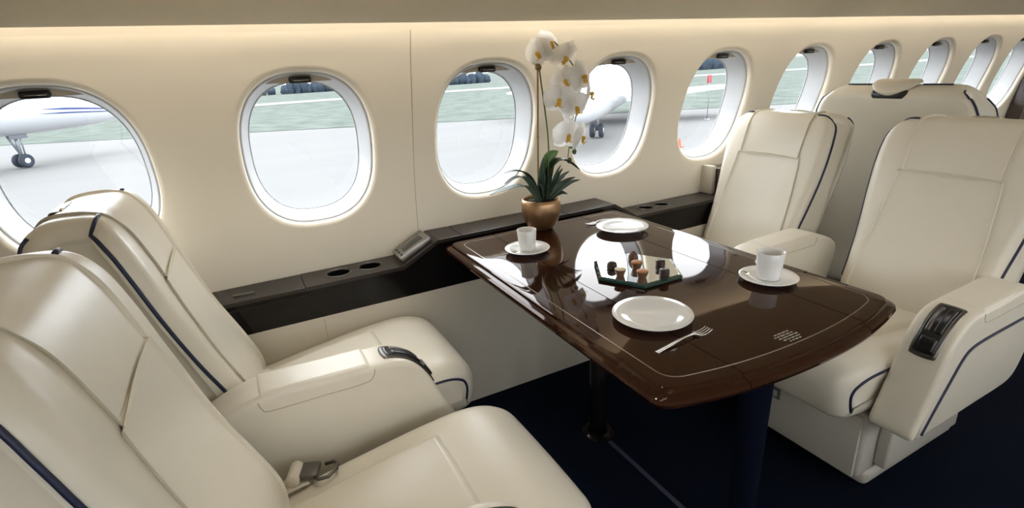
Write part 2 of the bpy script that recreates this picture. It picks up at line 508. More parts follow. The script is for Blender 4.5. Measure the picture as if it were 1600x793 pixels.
wa = quad_box('wall_aft', X0-0.03, X0, -0.66, 1.86, -0.02, 1.72, 'wall'); structure(wa, 'cream bulkhead at the left end of the cabin')
wf = quad_box('wall_fore', X1, X1+0.03, -0.66, 1.86, -0.02, 1.72, 'wall'); structure(wf, 'cream bulkhead at the far right end of the cabin')
# dark wood frame on the fore bulkhead following the wall curve
pts = [(yw(z)-0.004, z) for z in [0.62+0.03*k for k in range(25)]]
V = []; F = []
for y, z in pts: V += [(X1-0.09, y, z), (X1-0.09, y-0.085, z), (X1+0.001, y, z), (X1+0.001, y-0.085, z)]
for k in range(len(pts)-1):
    i = 4*k
    F += [(i, i+1, i+5, i+4), (i+1, i+3, i+7, i+5), (i, i+2, i+6, i+4)]
mk('bulkhead_frame', V, F, 'woodedge', wf, smooth=False)
# ceiling wash lamps (long recessed strips in the ceiling, above the aisle)
for i, x in enumerate((-0.9, 0.4, 1.7, 3.0, 4.3)):
    t = thing('ceiling_lamp', 'long recessed ceiling lamp over the aisle, ' + ['first', 'second', 'third', 'fourth', 'fifth'][i] + ' from the left', 'lamp', (x, 0.6, 1.655), 'ceiling lamps')
    mk('lamp_frame', *rbox((0, 0, 0.002), (0.92, 0.12, 0.012), 0.003), 'liner', t)
    mk('diffuser', *rbox((0, 0, -0.0055), (0.88, 0.085, 0.004), 0.001), 'ceillamp', t)

# unseen fill lamps added above the four seats, mainly to brighten the left cushions
for x, y, z, pw, lab in ((0.27, 0.86, 1.641, 8.0, 'round added fill lamp above the nearest left seat'), (0.30, 1.40, 1.445, 6.0, 'round added fill lamp above the left window seat'),
                     (1.50, 0.86, 1.641, 2.5, 'round added fill lamp above the right aisle seat'), (1.50, 1.40, 1.445, 2.0, 'round added fill lamp above the right window seat')):
    t = thing('fill_lamp', lab, 'lamp', (x, y, z), 'added fill lamps above the seats')
    mk('bezel', *lathe([(0.016, 0.004), (0.017, -0.004), (0.021, -0.005), (0.026, -0.002), (0.028, 0.008)], 24), 'chrome', t)
    mk('lens', *lathe([(0, -0.001), (0.016, -0.001)], 24), 'ceillamp', t)
    ld = bpy.data.lights.new('fill_light', 'SPOT'); ld.energy = pw; ld.spot_size = math.radians(62); ld.spot_blend = 0.9; ld.shadow_soft_size = 0.03; ld.color = (1.0, 0.96, 0.90)
    lo = link('fill_light', ld, t); lo.location = (0, 0, -0.012)

# ------------------------------------------------------------------ dark side ledge
def ledge():
    t = thing('side_ledge', 'dark glossy wooden ledge with cup holders running under the windows', 'ledge', (0, 0, 0))
    YF, YB = 1.671, 1.806
    zl, zr = 0.621, 0.690
    xa, xb, xc, xd = 0.435, 0.565, 1.335, 1.452      # ramps
    xe = 5.06
    # front fascia
    outline = [(X0, 0.508), (X0, zl-0.012), (xa, zl-0.012), (xb, zr-0.010), (xc, zr-0.010), (xd, zl-0.012), (xe, zl-0.012), (xe, 0.508)]
    V = [(x, YF, z) for x, z in outline]+[(x, YB, z) for x, z in outline]; n = len(outline)
    F = [tuple(range(n)), tuple(n+i for i in range(n))]+[(i, (i+1) % n, n+(i+1) % n, n+i) for i in (0, 6, 7)]
    mk('fascia', V, F, 'blackgloss', t, smooth=False)
    def hole_top(name, x0, x1, holes, z, r, y0=YF-0.004, y1=YB):
        parts = []
        edges = [x0]+[(a[0]+b_[0])/2 for a, b_ in zip(holes[:-1], holes[1:])]+[x1]
        for i, (cx, cy) in enumerate(holes):
            a0, a1 = edges[i], edges[i+1]
            cor = [math.atan2(y-cy, x-cx) for x in (a0, a1) for y in (y0, y1)]
            A = sorted(set([-PI+2*PI*k/40 for k in range(40)]+cor)); rings = []
            def bound(ph):
                c, s = math.cos(ph), math.sin(ph); rr = 1e9
                if abs(c) > 1e-9: rr = min(rr, ((a1-cx) if c > 0 else (a0-cx))/c)
                if abs(s) > 1e-9: rr = min(rr, ((y1-cy) if s > 0 else (y0-cy))/s)
                return rr
            for f, zz in ((1, z-0.013), (1, z), (0, z), (0, z-0.008)):
                rings.append([Vector((cx+(r+(bound(ph)-r)*f)*math.cos(ph), cy+(r+(bound(ph)-r)*f)*math.sin(ph), zz)) for ph in A])
            parts.append(rings_mesh(rings))
        mk(name, *join(*parts), 'ledgetop', t, smooth=False)
        for cx, cy in holes:
            c = mk('cup_holder', *lathe([(r+0.004, 0.0), (r+0.0035, 0.0022), (r+0.001, 0.0028), (r-0.001, 0.0015), (r-0.0015, -0.004)], 32, (cx, cy, z)), 'darkmetal', t)
            mk('cup_well', *lathe([(r-0.001, -0.002), (r-0.002, -0.052), (0, -0.052)], 32, (cx, cy, z)), 'blackgloss', c)
    def flat_top(name, x0, x1, z, y0=YF-0.004, drop=0.013):
        V, F = rbox(((x0+x1)/2, (y0+YB)/2, z-drop/2), (x1-x0, YB-y0, drop), 0.002)
        return mk(name, V, F, 'ledgetop', t, smooth=False)
    lid = flat_top('lid', X0, 0.114, zl)
    quad = rbox((-0.03, YF-0.001, 0.600), (0.285, 0.008, 0.018), 0.001)
    V, F = rbox((-0.06, 1.722, zl+0.002), (0.062, 0.012, 0.006), 0.002); mk('lid_latch', V, F, 'darkmetal', lid)
    V, F = rbox((-0.055, 1.708, zl+0.0005), (0.055, 0.012, 0.002), 0.0005); mk('latch_slot', V, F, 'blackplastic', lid)
    mk('fascia_slot', *rbox((-0.70, YF-0.0005, 0.594), (1.63, 0.002, 0.0016), 0, 1), 'ledgetop', t, smooth=False)
    hole_top('ledge_top', 0.116, xa, [(0.230, 1.742), (0.337, 1.745)], zl, 0.0385)
    flat_top('raised_top', xb, 0.653, zr)
    flat_top('raised_top', 0.655, 1.10, zr)
    flat_top('raised_top', 1.102, xc, zr)
    for (p, q) in (((xa, zl), (xb, zr)), ((xc, zr), (xd, zl))):
        V = []
        for y in (YF-0.004, YB):
            V += [(p[0], y, p[1]), (q[0], y, q[1]), (q[0], y, q[1]-0.013), (p[0], y, p[1]-0.013)]
        mk('ramp_top', V, [(0, 1, 5, 4), (0, 1, 2, 3), (4, 5, 6, 7), (3, 2, 6, 7), (0, 3, 7, 4), (1, 2, 6, 5)], 'ledgetop', t, smooth=False)
    hole_top('ledge_top', xd, 1.90, [(1.570, 1.748), (1.662, 1.748)], zl, 0.034)
    flat_top('ledge_top', 1.902, xe, zl)
    # taller console section further along, with a grey end plate
    quad_box('console_end', 1.962, 1.985, 1.735, 1.81, 0.621, 0.755, 'shade', t, 0.004)
    quad_box('console_body', 1.985, 3.4, 1.715, 1.80, 0.621, 0.745, 'woodedge', t, 0.004)
    return t
ledge()
# control screen on the left ramp
t = thing('control_screen', 'small grey control panel with a dark display on the sloping ledge end', 'control panel', (0.490, 1.742, 0.664))
ang = math.atan2(0.069, 0.13)
R = Matrix.Rotation(-ang, 3, 'Y')
def rp(V): return [R @ Vector(v) for v in V]
V, F = rbox((0, 0, -0.002), (0.128, 0.100, 0.020), 0.004); mk('housing', rp(V), F, 'greymetal', t)
V, F = rbox((0.004, 0.0, 0.0083), (0.080, 0.050, 0.002), 0.0008); mk('display', rp(V), F, 'lcd', t)
for k in range(3):
    V, F = rbox((-0.050, -0.030+0.03*k, 0.0088), (0.008, 0.016, 0.002), 0.0008); mk('button', rp(V), F, 'blackplastic', t)

# ------------------------------------------------------------------ seats
def make_chair(name, label, cat_loc, mirror, arm_piping=True, belt=True):
    sx = -1 if mirror else 1
    t = thing(name, label, 'seat', cat_loc, 'cream leather club seats around the table')
    def add(nm, vf, material, parent=t, **k):
        V, F = vf
        return mk(nm, [Vector((v[0]*sx, v[1], v[2])) for v in V], F, material, parent, **k)
    # backrest shell
    front = [(-0.05, 0.37), (-0.052, 0.45), (-0.082, 0.54), (-0.130, 0.66), (-0.170, 0.78), (-0.203, 0.89), (-0.228, 0.957), (-0.258, 0.997)]
    top = [(-0.302, 1.006), (-0.358, 1.000), (-0.390, 0.966)]
    rear = [(-0.378, 0.90), (-0.335, 0.72), (-0.285, 0.53), (-0.245, 0.38), (-0.20, 0.345), (-0.10, 0.345)]
    prof = catmull(front+top+rear, 5, closed=True)
    def bw(x, z):
        P = [(0.30, 0.208), (0.52, 0.210), (0.60, 0.215), (0.68, 0.224), (0.76, 0.233), (0.84, 0.238), (0.90, 0.237), (0.945, 0.233), (0.970, 0.226), (0.988, 0.215), (1.000, 0.203), (1.008, 0.192)]
        if z <= P[0][0]: return P[0][1]
        for a, b_ in zip(P[:-1], P[1:]):
            if z <= b_[0]: return a[1]+(b_[1]-a[1])*(z-a[0])/(b_[0]-a[0])
        return P[-1][1]
    sl = Slab(prof, bw, 0.038, ncap=7)
    shell = add('backrest', sl.mesh(), 'leather')
    # piping on the side edges
    nfront = (len(front)-1)*5
    for side in (-1, 1):
        e = nfront+1
        path = [sl.at(i, side, 76, 0.0008) for i in range(6, e+1)]
        path += [sl.at(e, side, th, 0.0008) for th in (60, 42, 24, 8)]
        y1 = abs(path[-1].y)
        path += [Vector((sl.P[e].x+sl.N[e].x*0.0012, side*(y1+(0.146-y1)*k/4), sl.P[e].y+sl.N[e].y*0.0012)) for k in range(1, 5)]
        path = resample(path, 46)
        add('piping', tube(path, 0.0042, 6), 'navy', shell)
        i0 = (len(front)+len(top)-2)*5+2; i1 = (len(front)+len(top)+4)*5
        add('piping', tube([sl.at(i, side, 34, 0.0008) for i in range(i0, i1)], 0.0042, 6), 'navy', shell)
    # headrest and back cushion pads
    fr = catmull(front, 12)
    lum = [p for p in fr if 0.40 <= p.y <= 0.852]
    hp = [p for p in fr if p.y >= 0.830] + catmull([front[-1]]+top, 8)[1:]
    add('headrest', pad(hp, lambda q: 0.136-0.034*max(0, (q-0.5)/0.5)**1.5, 0.012, 0.034, sink=0.006, k=0.03, nu=44, nv=36, crown=0.010, slab=sl, soft=True), 'leather')
    add('back_cushion', pad(lum, lambda q: 0.178-0.031*q, 0.013, 0.034, sink=0.006, k=0.05, nu=52, nv=40, crown=0.002, slab=sl, soft=True), 'leather')
    # grab handle at the top of the back
    hr = add('handle_recess', rbox((-0.345, 0, 0.9940), (0.050, 0.118, 0.020), 0.009, 3), 'blackplastic', shell)
    add('grab_handle', tube([(-0.346, -0.052, 1.002), (-0.348, -0.030, 1.0055), (-0.348, 0, 1.0065), (-0.348, 0.030, 1.0055), (-0.346, 0.052, 1.002)], 0.0035, 8), 'chrome', shell)
    # seat cushion
    sp = catmull([(-0.14, 0.395), (-0.03, 0.408), (0.12, 0.432), (0.27, 0.452), (0.37, 0.458), (0.435, 0.448), (0.483, 0.418), (0.503, 0.372), (0.496, 0.318), (0.478, 0.287), (0.42, 0.280), (0.15, 0.280), (-0.10, 0.285), (-0.16, 0.33)], 5, closed=True)
    def sw(x, z):
        q = max(0, (x-0.34)/0.17); return 0.220-0.020*q*q
    cr = lambda x, z, n: 0.007*max(0, n.y)
    ss = Slab(sp, sw, 0.052, crown=cr, ncap=7)
    seat = add('seat_cushion', ss.mesh(), 'leather')
    for side in (-1, 1):
        add('piping', tube([ss.at(i, side, 74, 0.0008) for i in range(9, 46)], 0.0038, 6), 'navy', seat)
    path = [Vector((p.x, p.y)) for p in sp[2:17]]
    add('seat_panel', pad(path, 0.138, 0.017, 0.027, sink=0.008, k=0.04, nu=44, nv=40, crown=0.006, soft=True), 'leather', seat)
    # aisle side armrest
    ap = [(-0.185, 0.55), (-0.06, 0.602), (0.08, 0.599), (0.19, 0.596), (0.245, 0.590), (0.288, 0.566), (0.322, 0.520), (0.350, 0.455), (0.385, 0.375), (0.418, 0.305), (0.400, 0.286), (0.30, 0.285), (0.10, 0.287), (-0.04, 0.288), (-0.10, 0.298), (-0.135, 0.330), (-0.165, 0.40), (-0.19, 0.48)]
    asl = Slab(catmull(ap, 4, closed=True), 0.056, 0.014, yc=-0.280, ncap=4, nmid=4)
    arm = add('armrest', asl.mesh(), 'leather')
    add('armrest_pad', pad(catmull([(-0.060, 0.6022), (0.0, 0.6015), (0.08, 0.599), (0.185, 0.5965)], 8), 0.0535, 0.0040, 0.010, sink=0.004, yc=-0.280, nu=30, nv=14, k=0.02, slab=asl), 'leather', arm)
    st = catmull([(0.190, 0.590), (0.186, 0.574), (0.165, 0.561), (0.06, 0.562), (-0.04, 0.563), (-0.056, 0.572), (-0.062, 0.59)], 6)
    for yy in (-0.3362, -0.2238):
        add('stitch_line', tube([(p.x, yy, p.y) for p in st], 0.0009, 5), 'stitch', arm)
    if arm_piping:
        pp = catmull([(0.382, 0.300), (0.340, 0.365), (0.292, 0.432), (0.258, 0.478), (0.225, 0.500), (0.16, 0.508), (0.02, 0.510), (-0.15, 0.510)], 6)
        add('piping', tube([(p.x, -0.3365, p.y) for p in pp], 0.0042, 6), 'navy', arm)
    cp = catmull([(0.215, 0.596), (0.245, 0.590), (0.288, 0.566), (0.322, 0.520), (0.338, 0.484)], 10)
    bez = add('control_bezel', pad(cp, 0.034, 0.0035, 0.004, sink=0.003, yc=-0.280, nu=20, nv=10, k=0.10), 'darkmetal', arm)
    cp2 = catmull([(0.224, 0.5955), (0.247, 0.589), (0.288, 0.566), (0.319, 0.524), (0.333, 0.494)], 10)
    add('control_well', pad(cp2, 0.027, 0.0052, 0.002, sink=0.001, yc=-0.280, nu=20, nv=10, k=0.10), 'blackplastic', bez)
    cp3 = catmull([(0.240, 0.592), (0.262, 0.584), (0.288, 0.566), (0.306, 0.545)], 10)
    add('recline_lever', pad(cp3, 0.010, 0.0095, 0.003, sink=-0.002, yc=-0.292, nu=14, nv=8, k=0.05), 'blackplastic', bez)
    add('recline_lever', pad(cp3, 0.006, 0.0085, 0.003, sink=-0.002, yc=-0.268, nu=14, nv=8, k=0.05), 'darkmetal', bez)
    cp4 = catmull([(0.312, 0.536), (0.322, 0.520), (0.330, 0.502)], 8)
    add('control_button', pad(cp4, 0.020, 0.0100, 0.003, sink=-0.002, yc=-0.282, nu=10, nv=8, k=0.05), 'blackplastic', bez)
    # pedestal
    ba = add('seat_base', rbox((0.105, 0, 0.165), (0.53, 0.415, 0.225), 0.012, 3), 'basewhite')
    add('front_panel', rbox((0.376, 0, 0.160), (0.012, 0.395, 0.205), 0.002, 2), 'basewhite', ba)
    add('side_skirt', rbox((0.10, -0.226, 0.185), (0.40, 0.036, 0.215), 0.008, 2), 'basewhite', ba)
    add('plinth', rbox((0.075, 0, 0.030), (0.505, 0.425, 0.060), 0.022, 4), 'basewhite')
    sw_ = add('switch_plate', rbox((0.3835, 0.068, 0.200), (0.005, 0.038, 0.046), 0.002, 2), 'greymetal', ba)
    add('switch_knob', rbox((0.387, 0.068, 0.197), (0.006, 0.020, 0.022), 0.004, 2), 'liner', sw_)
    add('floor_bolt', lathe([(0, 0.016), (0.006, 0.015), (0.009, 0.010), (0.009, 0.0)], 12, (0.30, -0.195, 0.0)), 'darkmetal')
    # lap belt
    if belt:
        wb = add('seat_belt', tube(catmull([(-0.075, 0.180, 0.405), (-0.055, 0.182, 0.420), (-0.02, 0.186, 0.424), (0.0, 0.188, 0.424)], 5), 0.024, 8, flat=0.10), 'webbing')
        rl = []
        V, F = lathe([(0, -0.027), (0.012, -0.027), (0.0145, -0.024), (0.0145, 0.024), (0.012, 0.027), (0, 0.027)], 14)
        Rm = Matrix.Rotation(PI/2, 3, 'X') @ Matrix.Scale(1.0, 3)
        Rz = Matrix.Rotation(math.radians(-20), 3, 'Z')
        add('webbing_roll', ([Rz @ (Rm @ Vector(v)) + Vector((-0.022, 0.196, 0.438)) for v in V], F), 'webbing', wb)
        bk = add('belt_buckle', ([Rz @ Vector(v) + Vector((0.008, 0.190, 0.437)) for v in rbox((0, 0, 0), (0.040, 0.046, 0.014), 0.004)[0]], rbox((0, 0, 0), (0.040, 0.046, 0.014), 0.004)[1]), 'darkmetal', wb)
        loop = [(0.045, 0.020, 0), (0.066, 0.020, 0.004), (0.074, 0.010, 0.006), (0.074, -0.008, 0.006), (0.060, -0.024, 0.002), (0.040, -0.026, 0), (0.030, -0.018, 0)]
        add('buckle_loop', tube([Rz @ Vector(p) + Vector((-0.008, 0.190, 0.438)) for p in loop], 0.0042, 6), 'darkmetal', bk)
    return t

YN, YFAR = 0.850, 1.452
ch1 = make_chair('club_seat', 'cream leather seat nearest the camera at lower left, belt buckle on its cushion', (0, YN, 0), False)
ch2 = copy_tree(ch1); ch2.location = (0, YFAR, 0); ch2['label'] = 'cream leather seat by the window at left, its back overlapping the leftmost window'
for o in [k for k in bpy.data.objects if k.parent and k.parent.parent and ch2 in (k.parent.parent, k.parent.parent.parent) and k.name.startswith(('buckle_loop', 'belt_buckle'))]:
    bpy.data.objects.remove(o)
for o in [k for k in bpy.data.objects if k.parent == ch2 and k.name.startswith('seat_belt')]: o.location = (-0.028, -0.150, 0.004)
for o in [k for k in bpy.data.objects if k.parent and k.parent.parent == ch2 and k.name.startswith('piping') and k.parent.name.startswith('armrest')]:
    bpy.data.objects.remove(o)
ch3 = make_chair('club_seat', 'cream leather seat at the right edge, its navy-piped armrest facing the aisle', (1.785, YN, 0), True, belt=False)
ch4 = copy_tree(ch3); ch4.location = (1.775, YFAR+0.004, 0); ch4['label'] = 'cream leather seat by the window on the right, behind the table'
for o in [k for k in bpy.data.objects if k.parent and ((k.parent.parent == ch4 and k.name.startswith('control_bezel')) or (k.parent.parent and k.parent.parent.parent == ch4))]:
    bpy.data.objects.remove(o)
for o in [k for k in bpy.data.objects if k.parent and k.parent.parent == ch4 and k.name.startswith('piping') and k.parent.name.startswith('armrest')]:
    bpy.data.objects.remove(o)

for c in (ch1, ch3):                    # the near backs sit a little towards the aisle
    for o in [k for k in bpy.data.objects if k.parent == c and k.name.startswith(('backrest', 'headrest', 'back_cushion'))]: o.location = (0, -0.018, 0.012) if c == ch1 else (0, -0.033, 0.006)

# seat seen from behind, facing forward
def rear_seat():
    t = thing('rear_seat', 'tall cream seat back seen from behind with a grab handle on top', 'seat', (2.5, 1.31, 0), 'cream leather club seats around the table')
    rear = [(0.16, 0.10), (0.13, 0.30), (0.075, 0.55), (0.03, 0.80), (-0.005, 1.00), (-0.002, 1.05), (0.03, 1.078)]
    top = [(0.09, 1.085), (0.15, 1.070), (0.185, 1.02)]
    front = [(0.195, 0.95), (0.22, 0.75), (0.27, 0.52), (0.32, 0.40), (0.30, 0.12)]
    prof = catmull(rear+top+front, 5, closed=True)
    bw = lambda x, z: 0.335 - (0.09*max(0, (z-0.90)/0.19)**2.2)
    sl = Slab(prof, bw, 0.045, ncap=6)
    sh = mk('backrest', *sl.mesh(), 'leather', t)
    for s in (-1, 1):
        mk('piping', *tube([sl.at(i, s, 60, 0.001) for i in range(4, 33)], 0.0045, 6), 'navy', sh)
        mk('piping', *tube([sl.at(i, s, 72, 0.001) for i in range(43, 62)], 0.004, 6), 'navy', sh)
    # piping across the top on either side of the handle
    for s in (-1, 1):
        path = [sl.P[32]+sl.N[32]*0.002]
        mk('piping', *tube([(path[0].x, s*(0.10+0.105*k/6), path[0].y) for k in range(7)], 0.004, 6), 'navy', sh)
    mk('handle_recess', *rbox((0.020, 0, 1.045), (0.060, 0.150, 0.050), 0.02, 4), 'blackplastic', sh)
    hp = catmull([(-0.008, 1.040), (0.0, 1.066), (0.030, 1.090), (0.07, 1.098), (0.11, 1.092)], 8)
    mk('grab_handle', *pad(hp, lambda q: 0.075+0.035*q, 0.010, 0.03, sink=0.004, k=0.5, nu=24, nv=20), 'leather', sh)
    mk('seat_cushion', *rbox((0.50, 0, 0.38), (0.52, 0.50, 0.17), 0.05, 4), 'leather', t)
    mk('seat_base', *rbox((0.45, 0, 0.16), (0.50, 0.42, 0.32), 0.015, 3), 'basewhite', t)
    return t
rear_seat()

# ------------------------------------------------------------------ table
TZ = 0.683
def table():
    t = thing('dining_table', 'dark glossy wooden table with rounded aisle end and pale inlay line', 'table', (0.944, 1.10, 0))
    ox, oy = 0.944, 1.10
    x0, x1, yb = 0.572, 1.316, 1.648
    def outline(ins):
        # counter-clockwise with rounded corners; aisle end bows outward
        a0, a1, b1 = x0+ins, x1-ins, yb-ins
        r = 0.035-0.0*ins
        pts = []
        def bow(x): q = (x-(x0+x1)/2)/((x1-x0)/2); return 0.528+ins+0.055*abs(q)**2.2
        n = 40; c = 0.034
        def bez(p, q, r_): return [tuple((1-u)**2*p[i]+2*u*(1-u)*q[i]+u*u*r_[i] for i in (0, 1)) for u in [k/8 for k in range(1, 8)]]
        for k in range(n+1):
            x = a0+c+(a1-a0-2*c)*k/n; pts.append((x, bow(x)))
        ya = bow(a1-c)+0.010
        pts += bez((a1-c, bow(a1-c)), (a1, ya), (a1, ya+0.03))
        for k in range(0, 25): pts.append((a1, ya+0.03+(b1-0.03-ya-0.03)*k/24))
        for k in range(1, 7):
            a = PI/2*k/7; pts.append((a1-0.03+0.03*math.cos(a), b1-0.03+0.03*math.sin(a)))
        for k in range(0, 25): pts.append((a1-0.03-(a1-a0-0.06)*k/24, b1))
        for k in range(1, 7):
            a = PI/2+PI/2*k/7; pts.append((a0+0.03+0.03*math.cos(a), b1-0.03+0.03*math.sin(a)))
        for k in range(0, 25): pts.append((a0, b1-0.03-(b1-0.03-ya-0.03)*k/24))
        pts += bez((a0, ya+0.03), (a0, ya), (a0+c, bow(a0+c)))
        return pts
    rings = [(0.030, -0.040), (0.012, -0.038), (0.003, -0.031), (0.0, -0.023), (0.002, -0.016), (0.008, -0.011), (0.0165, -0.0090), (0.0180, -0.0085), (0.0195, -0.0025), (0.0215, -0.0006), (0.025, 0.0)]
    V = []; n = len(outline(0))
    for ins, z in rings:
        V += [(x-ox, y-oy, TZ+z) for x, y in outline(ins)]
    F = []
    for i in range(len(rings)-1):
        for k in range(n): F.append((i*n+k, i*n+(k+1) % n, (i+1)*n+(k+1) % n, (i+1)*n+k))
    F.append(tuple(range(n))); F.append(tuple((len(rings)-1)*n+k for k in range(n)))
    cuts = [0.754-ox, 1.131-ox]
    for lo, hi in ((None, cuts[0]), (cuts[0], cuts[1]), (cuts[1], None)):
        bm = bmesh.new()
        vs = [bm.verts.new(v) for v in V]
        for f in F: bm.faces.new([vs[i] for i in f])
        bmesh.ops.recalc_face_normals(bm, faces=bm.faces)
        g = 0.0012
        for c, sgn in ((lo, 1), (hi, -1)):
            if c is None: continue
            res = bmesh.ops.bisect_plane(bm, geom=bm.verts[:]+bm.edges[:]+bm.faces[:], plane_co=(c+g*sgn, 0, 0), plane_no=(-sgn, 0, 0), clear_outer=True)
            ed = [e for e in res['geom_cut'] if isinstance(e, bmesh.types.BMEdge)]
            bmesh.ops.contextual_create(bm, geom=ed)
        me = bpy.data.meshes.new('table_panel'); bm.to_mesh(me); bm.free()
        me.materials.append(M['wood'])
        me.polygons.foreach_set('use_smooth', [True]*len(me.polygons)); me.set_sharp_from_angle(angle=math.radians(24))
        link('table_panel', me, t)
    # thin metal inlay
    def loop(ins, dz): return [Vector((x-ox, y-oy, TZ+dz)) for x, y in outline(ins)]
    mk('inlay', *rings_mesh([loop(0.0500, 0.0), loop(0.0502, 0.0004), loop(0.0522, 0.0004), loop(0.0524, 0.0)]), 'inlay', t, smooth=False)
    # apron, legs and floor sockets
    mk('apron', *rbox((0, 0.05, TZ-0.058), (0.36, 0.80, 0.040), 0.006), 'blackgloss', t)
    for y, ra, rb in ((0.670, 0.038, 0.029), (1.266, 0.028, 0.028)):
        lg = mk('leg', *lathe([(0, 0.012), (rb, 0.012), (rb, 0.04), (ra, TZ-0.06), (0, TZ-0.06)], 28, (0.950-ox, y-oy, 0)), 'carpet' if y < 1 else 'blackgloss', t)
        mk('floor_socket', *lathe([(0, 0.004), (rb+0.004, 0.004), (rb+0.008, 0.014), (rb+0.020, 0.010), (rb+0.030, 0.0)], 32, (0.950-ox, y-oy, 0)), 'blackgloss', lg)
    # small printed placard (illegible lines of print)
    V = []; F = []
    rnd = random.Random(3)
    lens = [(0.008, 0.046), (0.0, 0.056), (0.004, 0.058), (0.008, 0.052), (0.016, 0.036)]
    for i, (a, b_) in enumerate(lens):
        y = 0.622-i*0.0078; x = 0.910+a; end = 0.910+a+b_
        while x < end:
            l = rnd.choice((0.006, 0.009, 0.012, 0.015))
            e = min(x+l, end); k = len(V)
            V += [(x-ox, y-oy, TZ+0.0002), (e-ox, y-oy, TZ+0.0002), (e-ox, y-0.0036-oy, TZ+0.0002), (x-ox, y-0.0036-oy, TZ+0.0002)]
            F.append((k, k+1, k+2, k+3)); x = e+0.0028
    mk('placard_print', V, F, 'print', t, smooth=False)
    return t
table()

# ------------------------------------------------------------------ tableware
def cup_and_saucer(x, y, ulabel, slabel, spoon_rot, splabel, rt, h, spoon_mat):
    s = mk('saucer', *lathe([(0, 0.003), (0.026, 0.003), (0.028, 0.0), (0.033, 0.0), (0.036, 0.003), (0.055, 0.007), (0.071, 0.0115), (0.0722, 0.0128), (0.071, 0.0136), (0.054, 0.0095), (0.036, 0.006), (0.030, 0.0052), (0, 0.0052)], 48), 'porcelain')
    s.location = (x, y, TZ+0.0003); tag(s, slabel, 'saucer', 'espresso cups and saucers')
    t = thing('cup', ulabel, 'cup', (x, y, TZ+0.0056), 'espresso cups and saucers')
    rb = rt*0.80
    mk('cup_body', *lathe([(0, 0.002), (rb-0.006, 0.002), (rb-0.004, 0.0), (rb-0.001, 0.0), (rb+0.0005, 0.003), (rb+0.0015, 0.012), (rt, h), (rt-0.0008, h+0.0012), (rt-0.0022, h+0.0006), (rb-0.0018, 0.012), (rb-0.005, 0.006), (0, 0.006)], 48), 'porcelain', t)
    mk('drink', *lathe([(0, h*0.72), (rt-0.0052, h*0.72)], 40), 'coffee', t)
    teaspoon(x, y, spoon_rot, splabel, spoon_mat)
def teaspoon(x, y, rot, label, material, L=0.085):
    t = thing('teaspoon', label, 'spoon', (x, y, TZ+0.0003), 'teaspoons', rot)
    r0 = 0.043
    V, F = tube(catmull([(-0.044, r0+0.004, 0.0140), (-0.015, r0+0.002, 0.0118), (0.010, r0, 0.0112), (0.024, r0, 0.0105)], 5), lambda q: 0.0024-0.0006*math.sin(q*PI), 8, flat=0.5)
    mk('handle', V, F, material, t)
    V = []; F = []; nr, ns = 5, 16
    for i in range(nr+1):
        for k in range(ns):
            a = 2*PI*k/ns; q = i/nr
            V.append((0.036+0.0135*q*math.cos(a), r0+0.0085*q*math.sin(a), 0.0096+0.0035*q*q))
    for i in range(nr):
        for k in range(ns): F.append((i*ns+k, i*ns+(k+1) % ns, (i+1)*ns+(k+1) % ns, (i+1)*ns+k))
    mk('bowl', V, F, material, t)
cup_and_saucer(0.767, 1.396, 'white porcelain espresso cup next to the orchid pot', 'white saucer with a teaspoon next to the orchid pot', math.radians(150), 'teaspoon on the saucer next to the orchid pot', 0.0315, 0.066, 'silver')
cup_and_saucer(1.163, 0.822, 'white porcelain espresso cup at the right side of the table', 'white saucer with a teaspoon at the right side of the table', math.radians(75), 'teaspoon on the saucer at the right side of the table', 0.0345, 0.073, 'silver')

def plate(x, y, label):
    p = mk('plate', *lathe([(0, 0.003), (0.046, 0.003), (0.048, 0.0), (0.053, 0.0), (0.056, 0.004), (0.072, 0.009), (0.0895, 0.0135), (0.0905, 0.0148), (0.0895, 0.0156), (0.071, 0.0118), (0.060, 0.0088), (0.053, 0.0062), (0, 0.0058)], 64), 'porcelain')
    p.location = (x, y, TZ+0.0003); tag(p, label, 'plate', 'white dessert plates')
plate(0.768, 0.821, 'empty white plate beside the fork at the near side of the table')
plate(1.151, 1.398, 'empty white plate at the window end of the table')

def fork(x, y, rot, label):
    t = thing('fork', label, 'fork', (x, y, TZ), 'dessert forks', rot)
    pts = [(-0.082, 0, 0.0016), (-0.05, 0, 0.0045), (-0.01, 0, 0.0085), (0.022, 0, 0.0080), (0.038, 0, 0.0045)]
    cp = catmull(pts, 6); V = []; F = []
    n = len(cp)
    for i, p in enumerate(cp):
        q = i/(n-1); w = 0.0048-0.0024*min(1, q*1.6) + (0.0090*max(0, (q-0.80)/0.20)**1.5)
        th = 0.0010
        for sy, dz in ((-1, -th), (1, -th), (1, th), (-1, th)): V.append((p.x, sy*w, p.z+dz))
    for i in range(n-1):
        for k in range(4): F.append((i*4+k, i*4+(k+1) % 4, i*4+4+(k+1) % 4, i*4+4+k))
    F += [(0, 1, 2, 3), tuple((n-1)*4+k for k in range(4))]
    mk('handle', V, F, 'silver', t)
    for k in range(4):
        yy = -0.0093+0.0062*k
        V, F = tube(catmull([(0.036, yy, 0.0048), (0.048, yy*1.02, 0.0024), (0.062, yy*1.0, 0.0030), (0.076, yy*0.96, 0.0068)], 4), lambda q: 0.0014-0.0006*q, 6)
        mk('tine', V, F, 'silver', t)
fork(0.752, 0.705, math.radians(4), 'steel dessert fork lying in front of the near plate')
fork(1.155, 1.512, math.radians(180), 'steel dessert fork between the far plate and the window ledge')

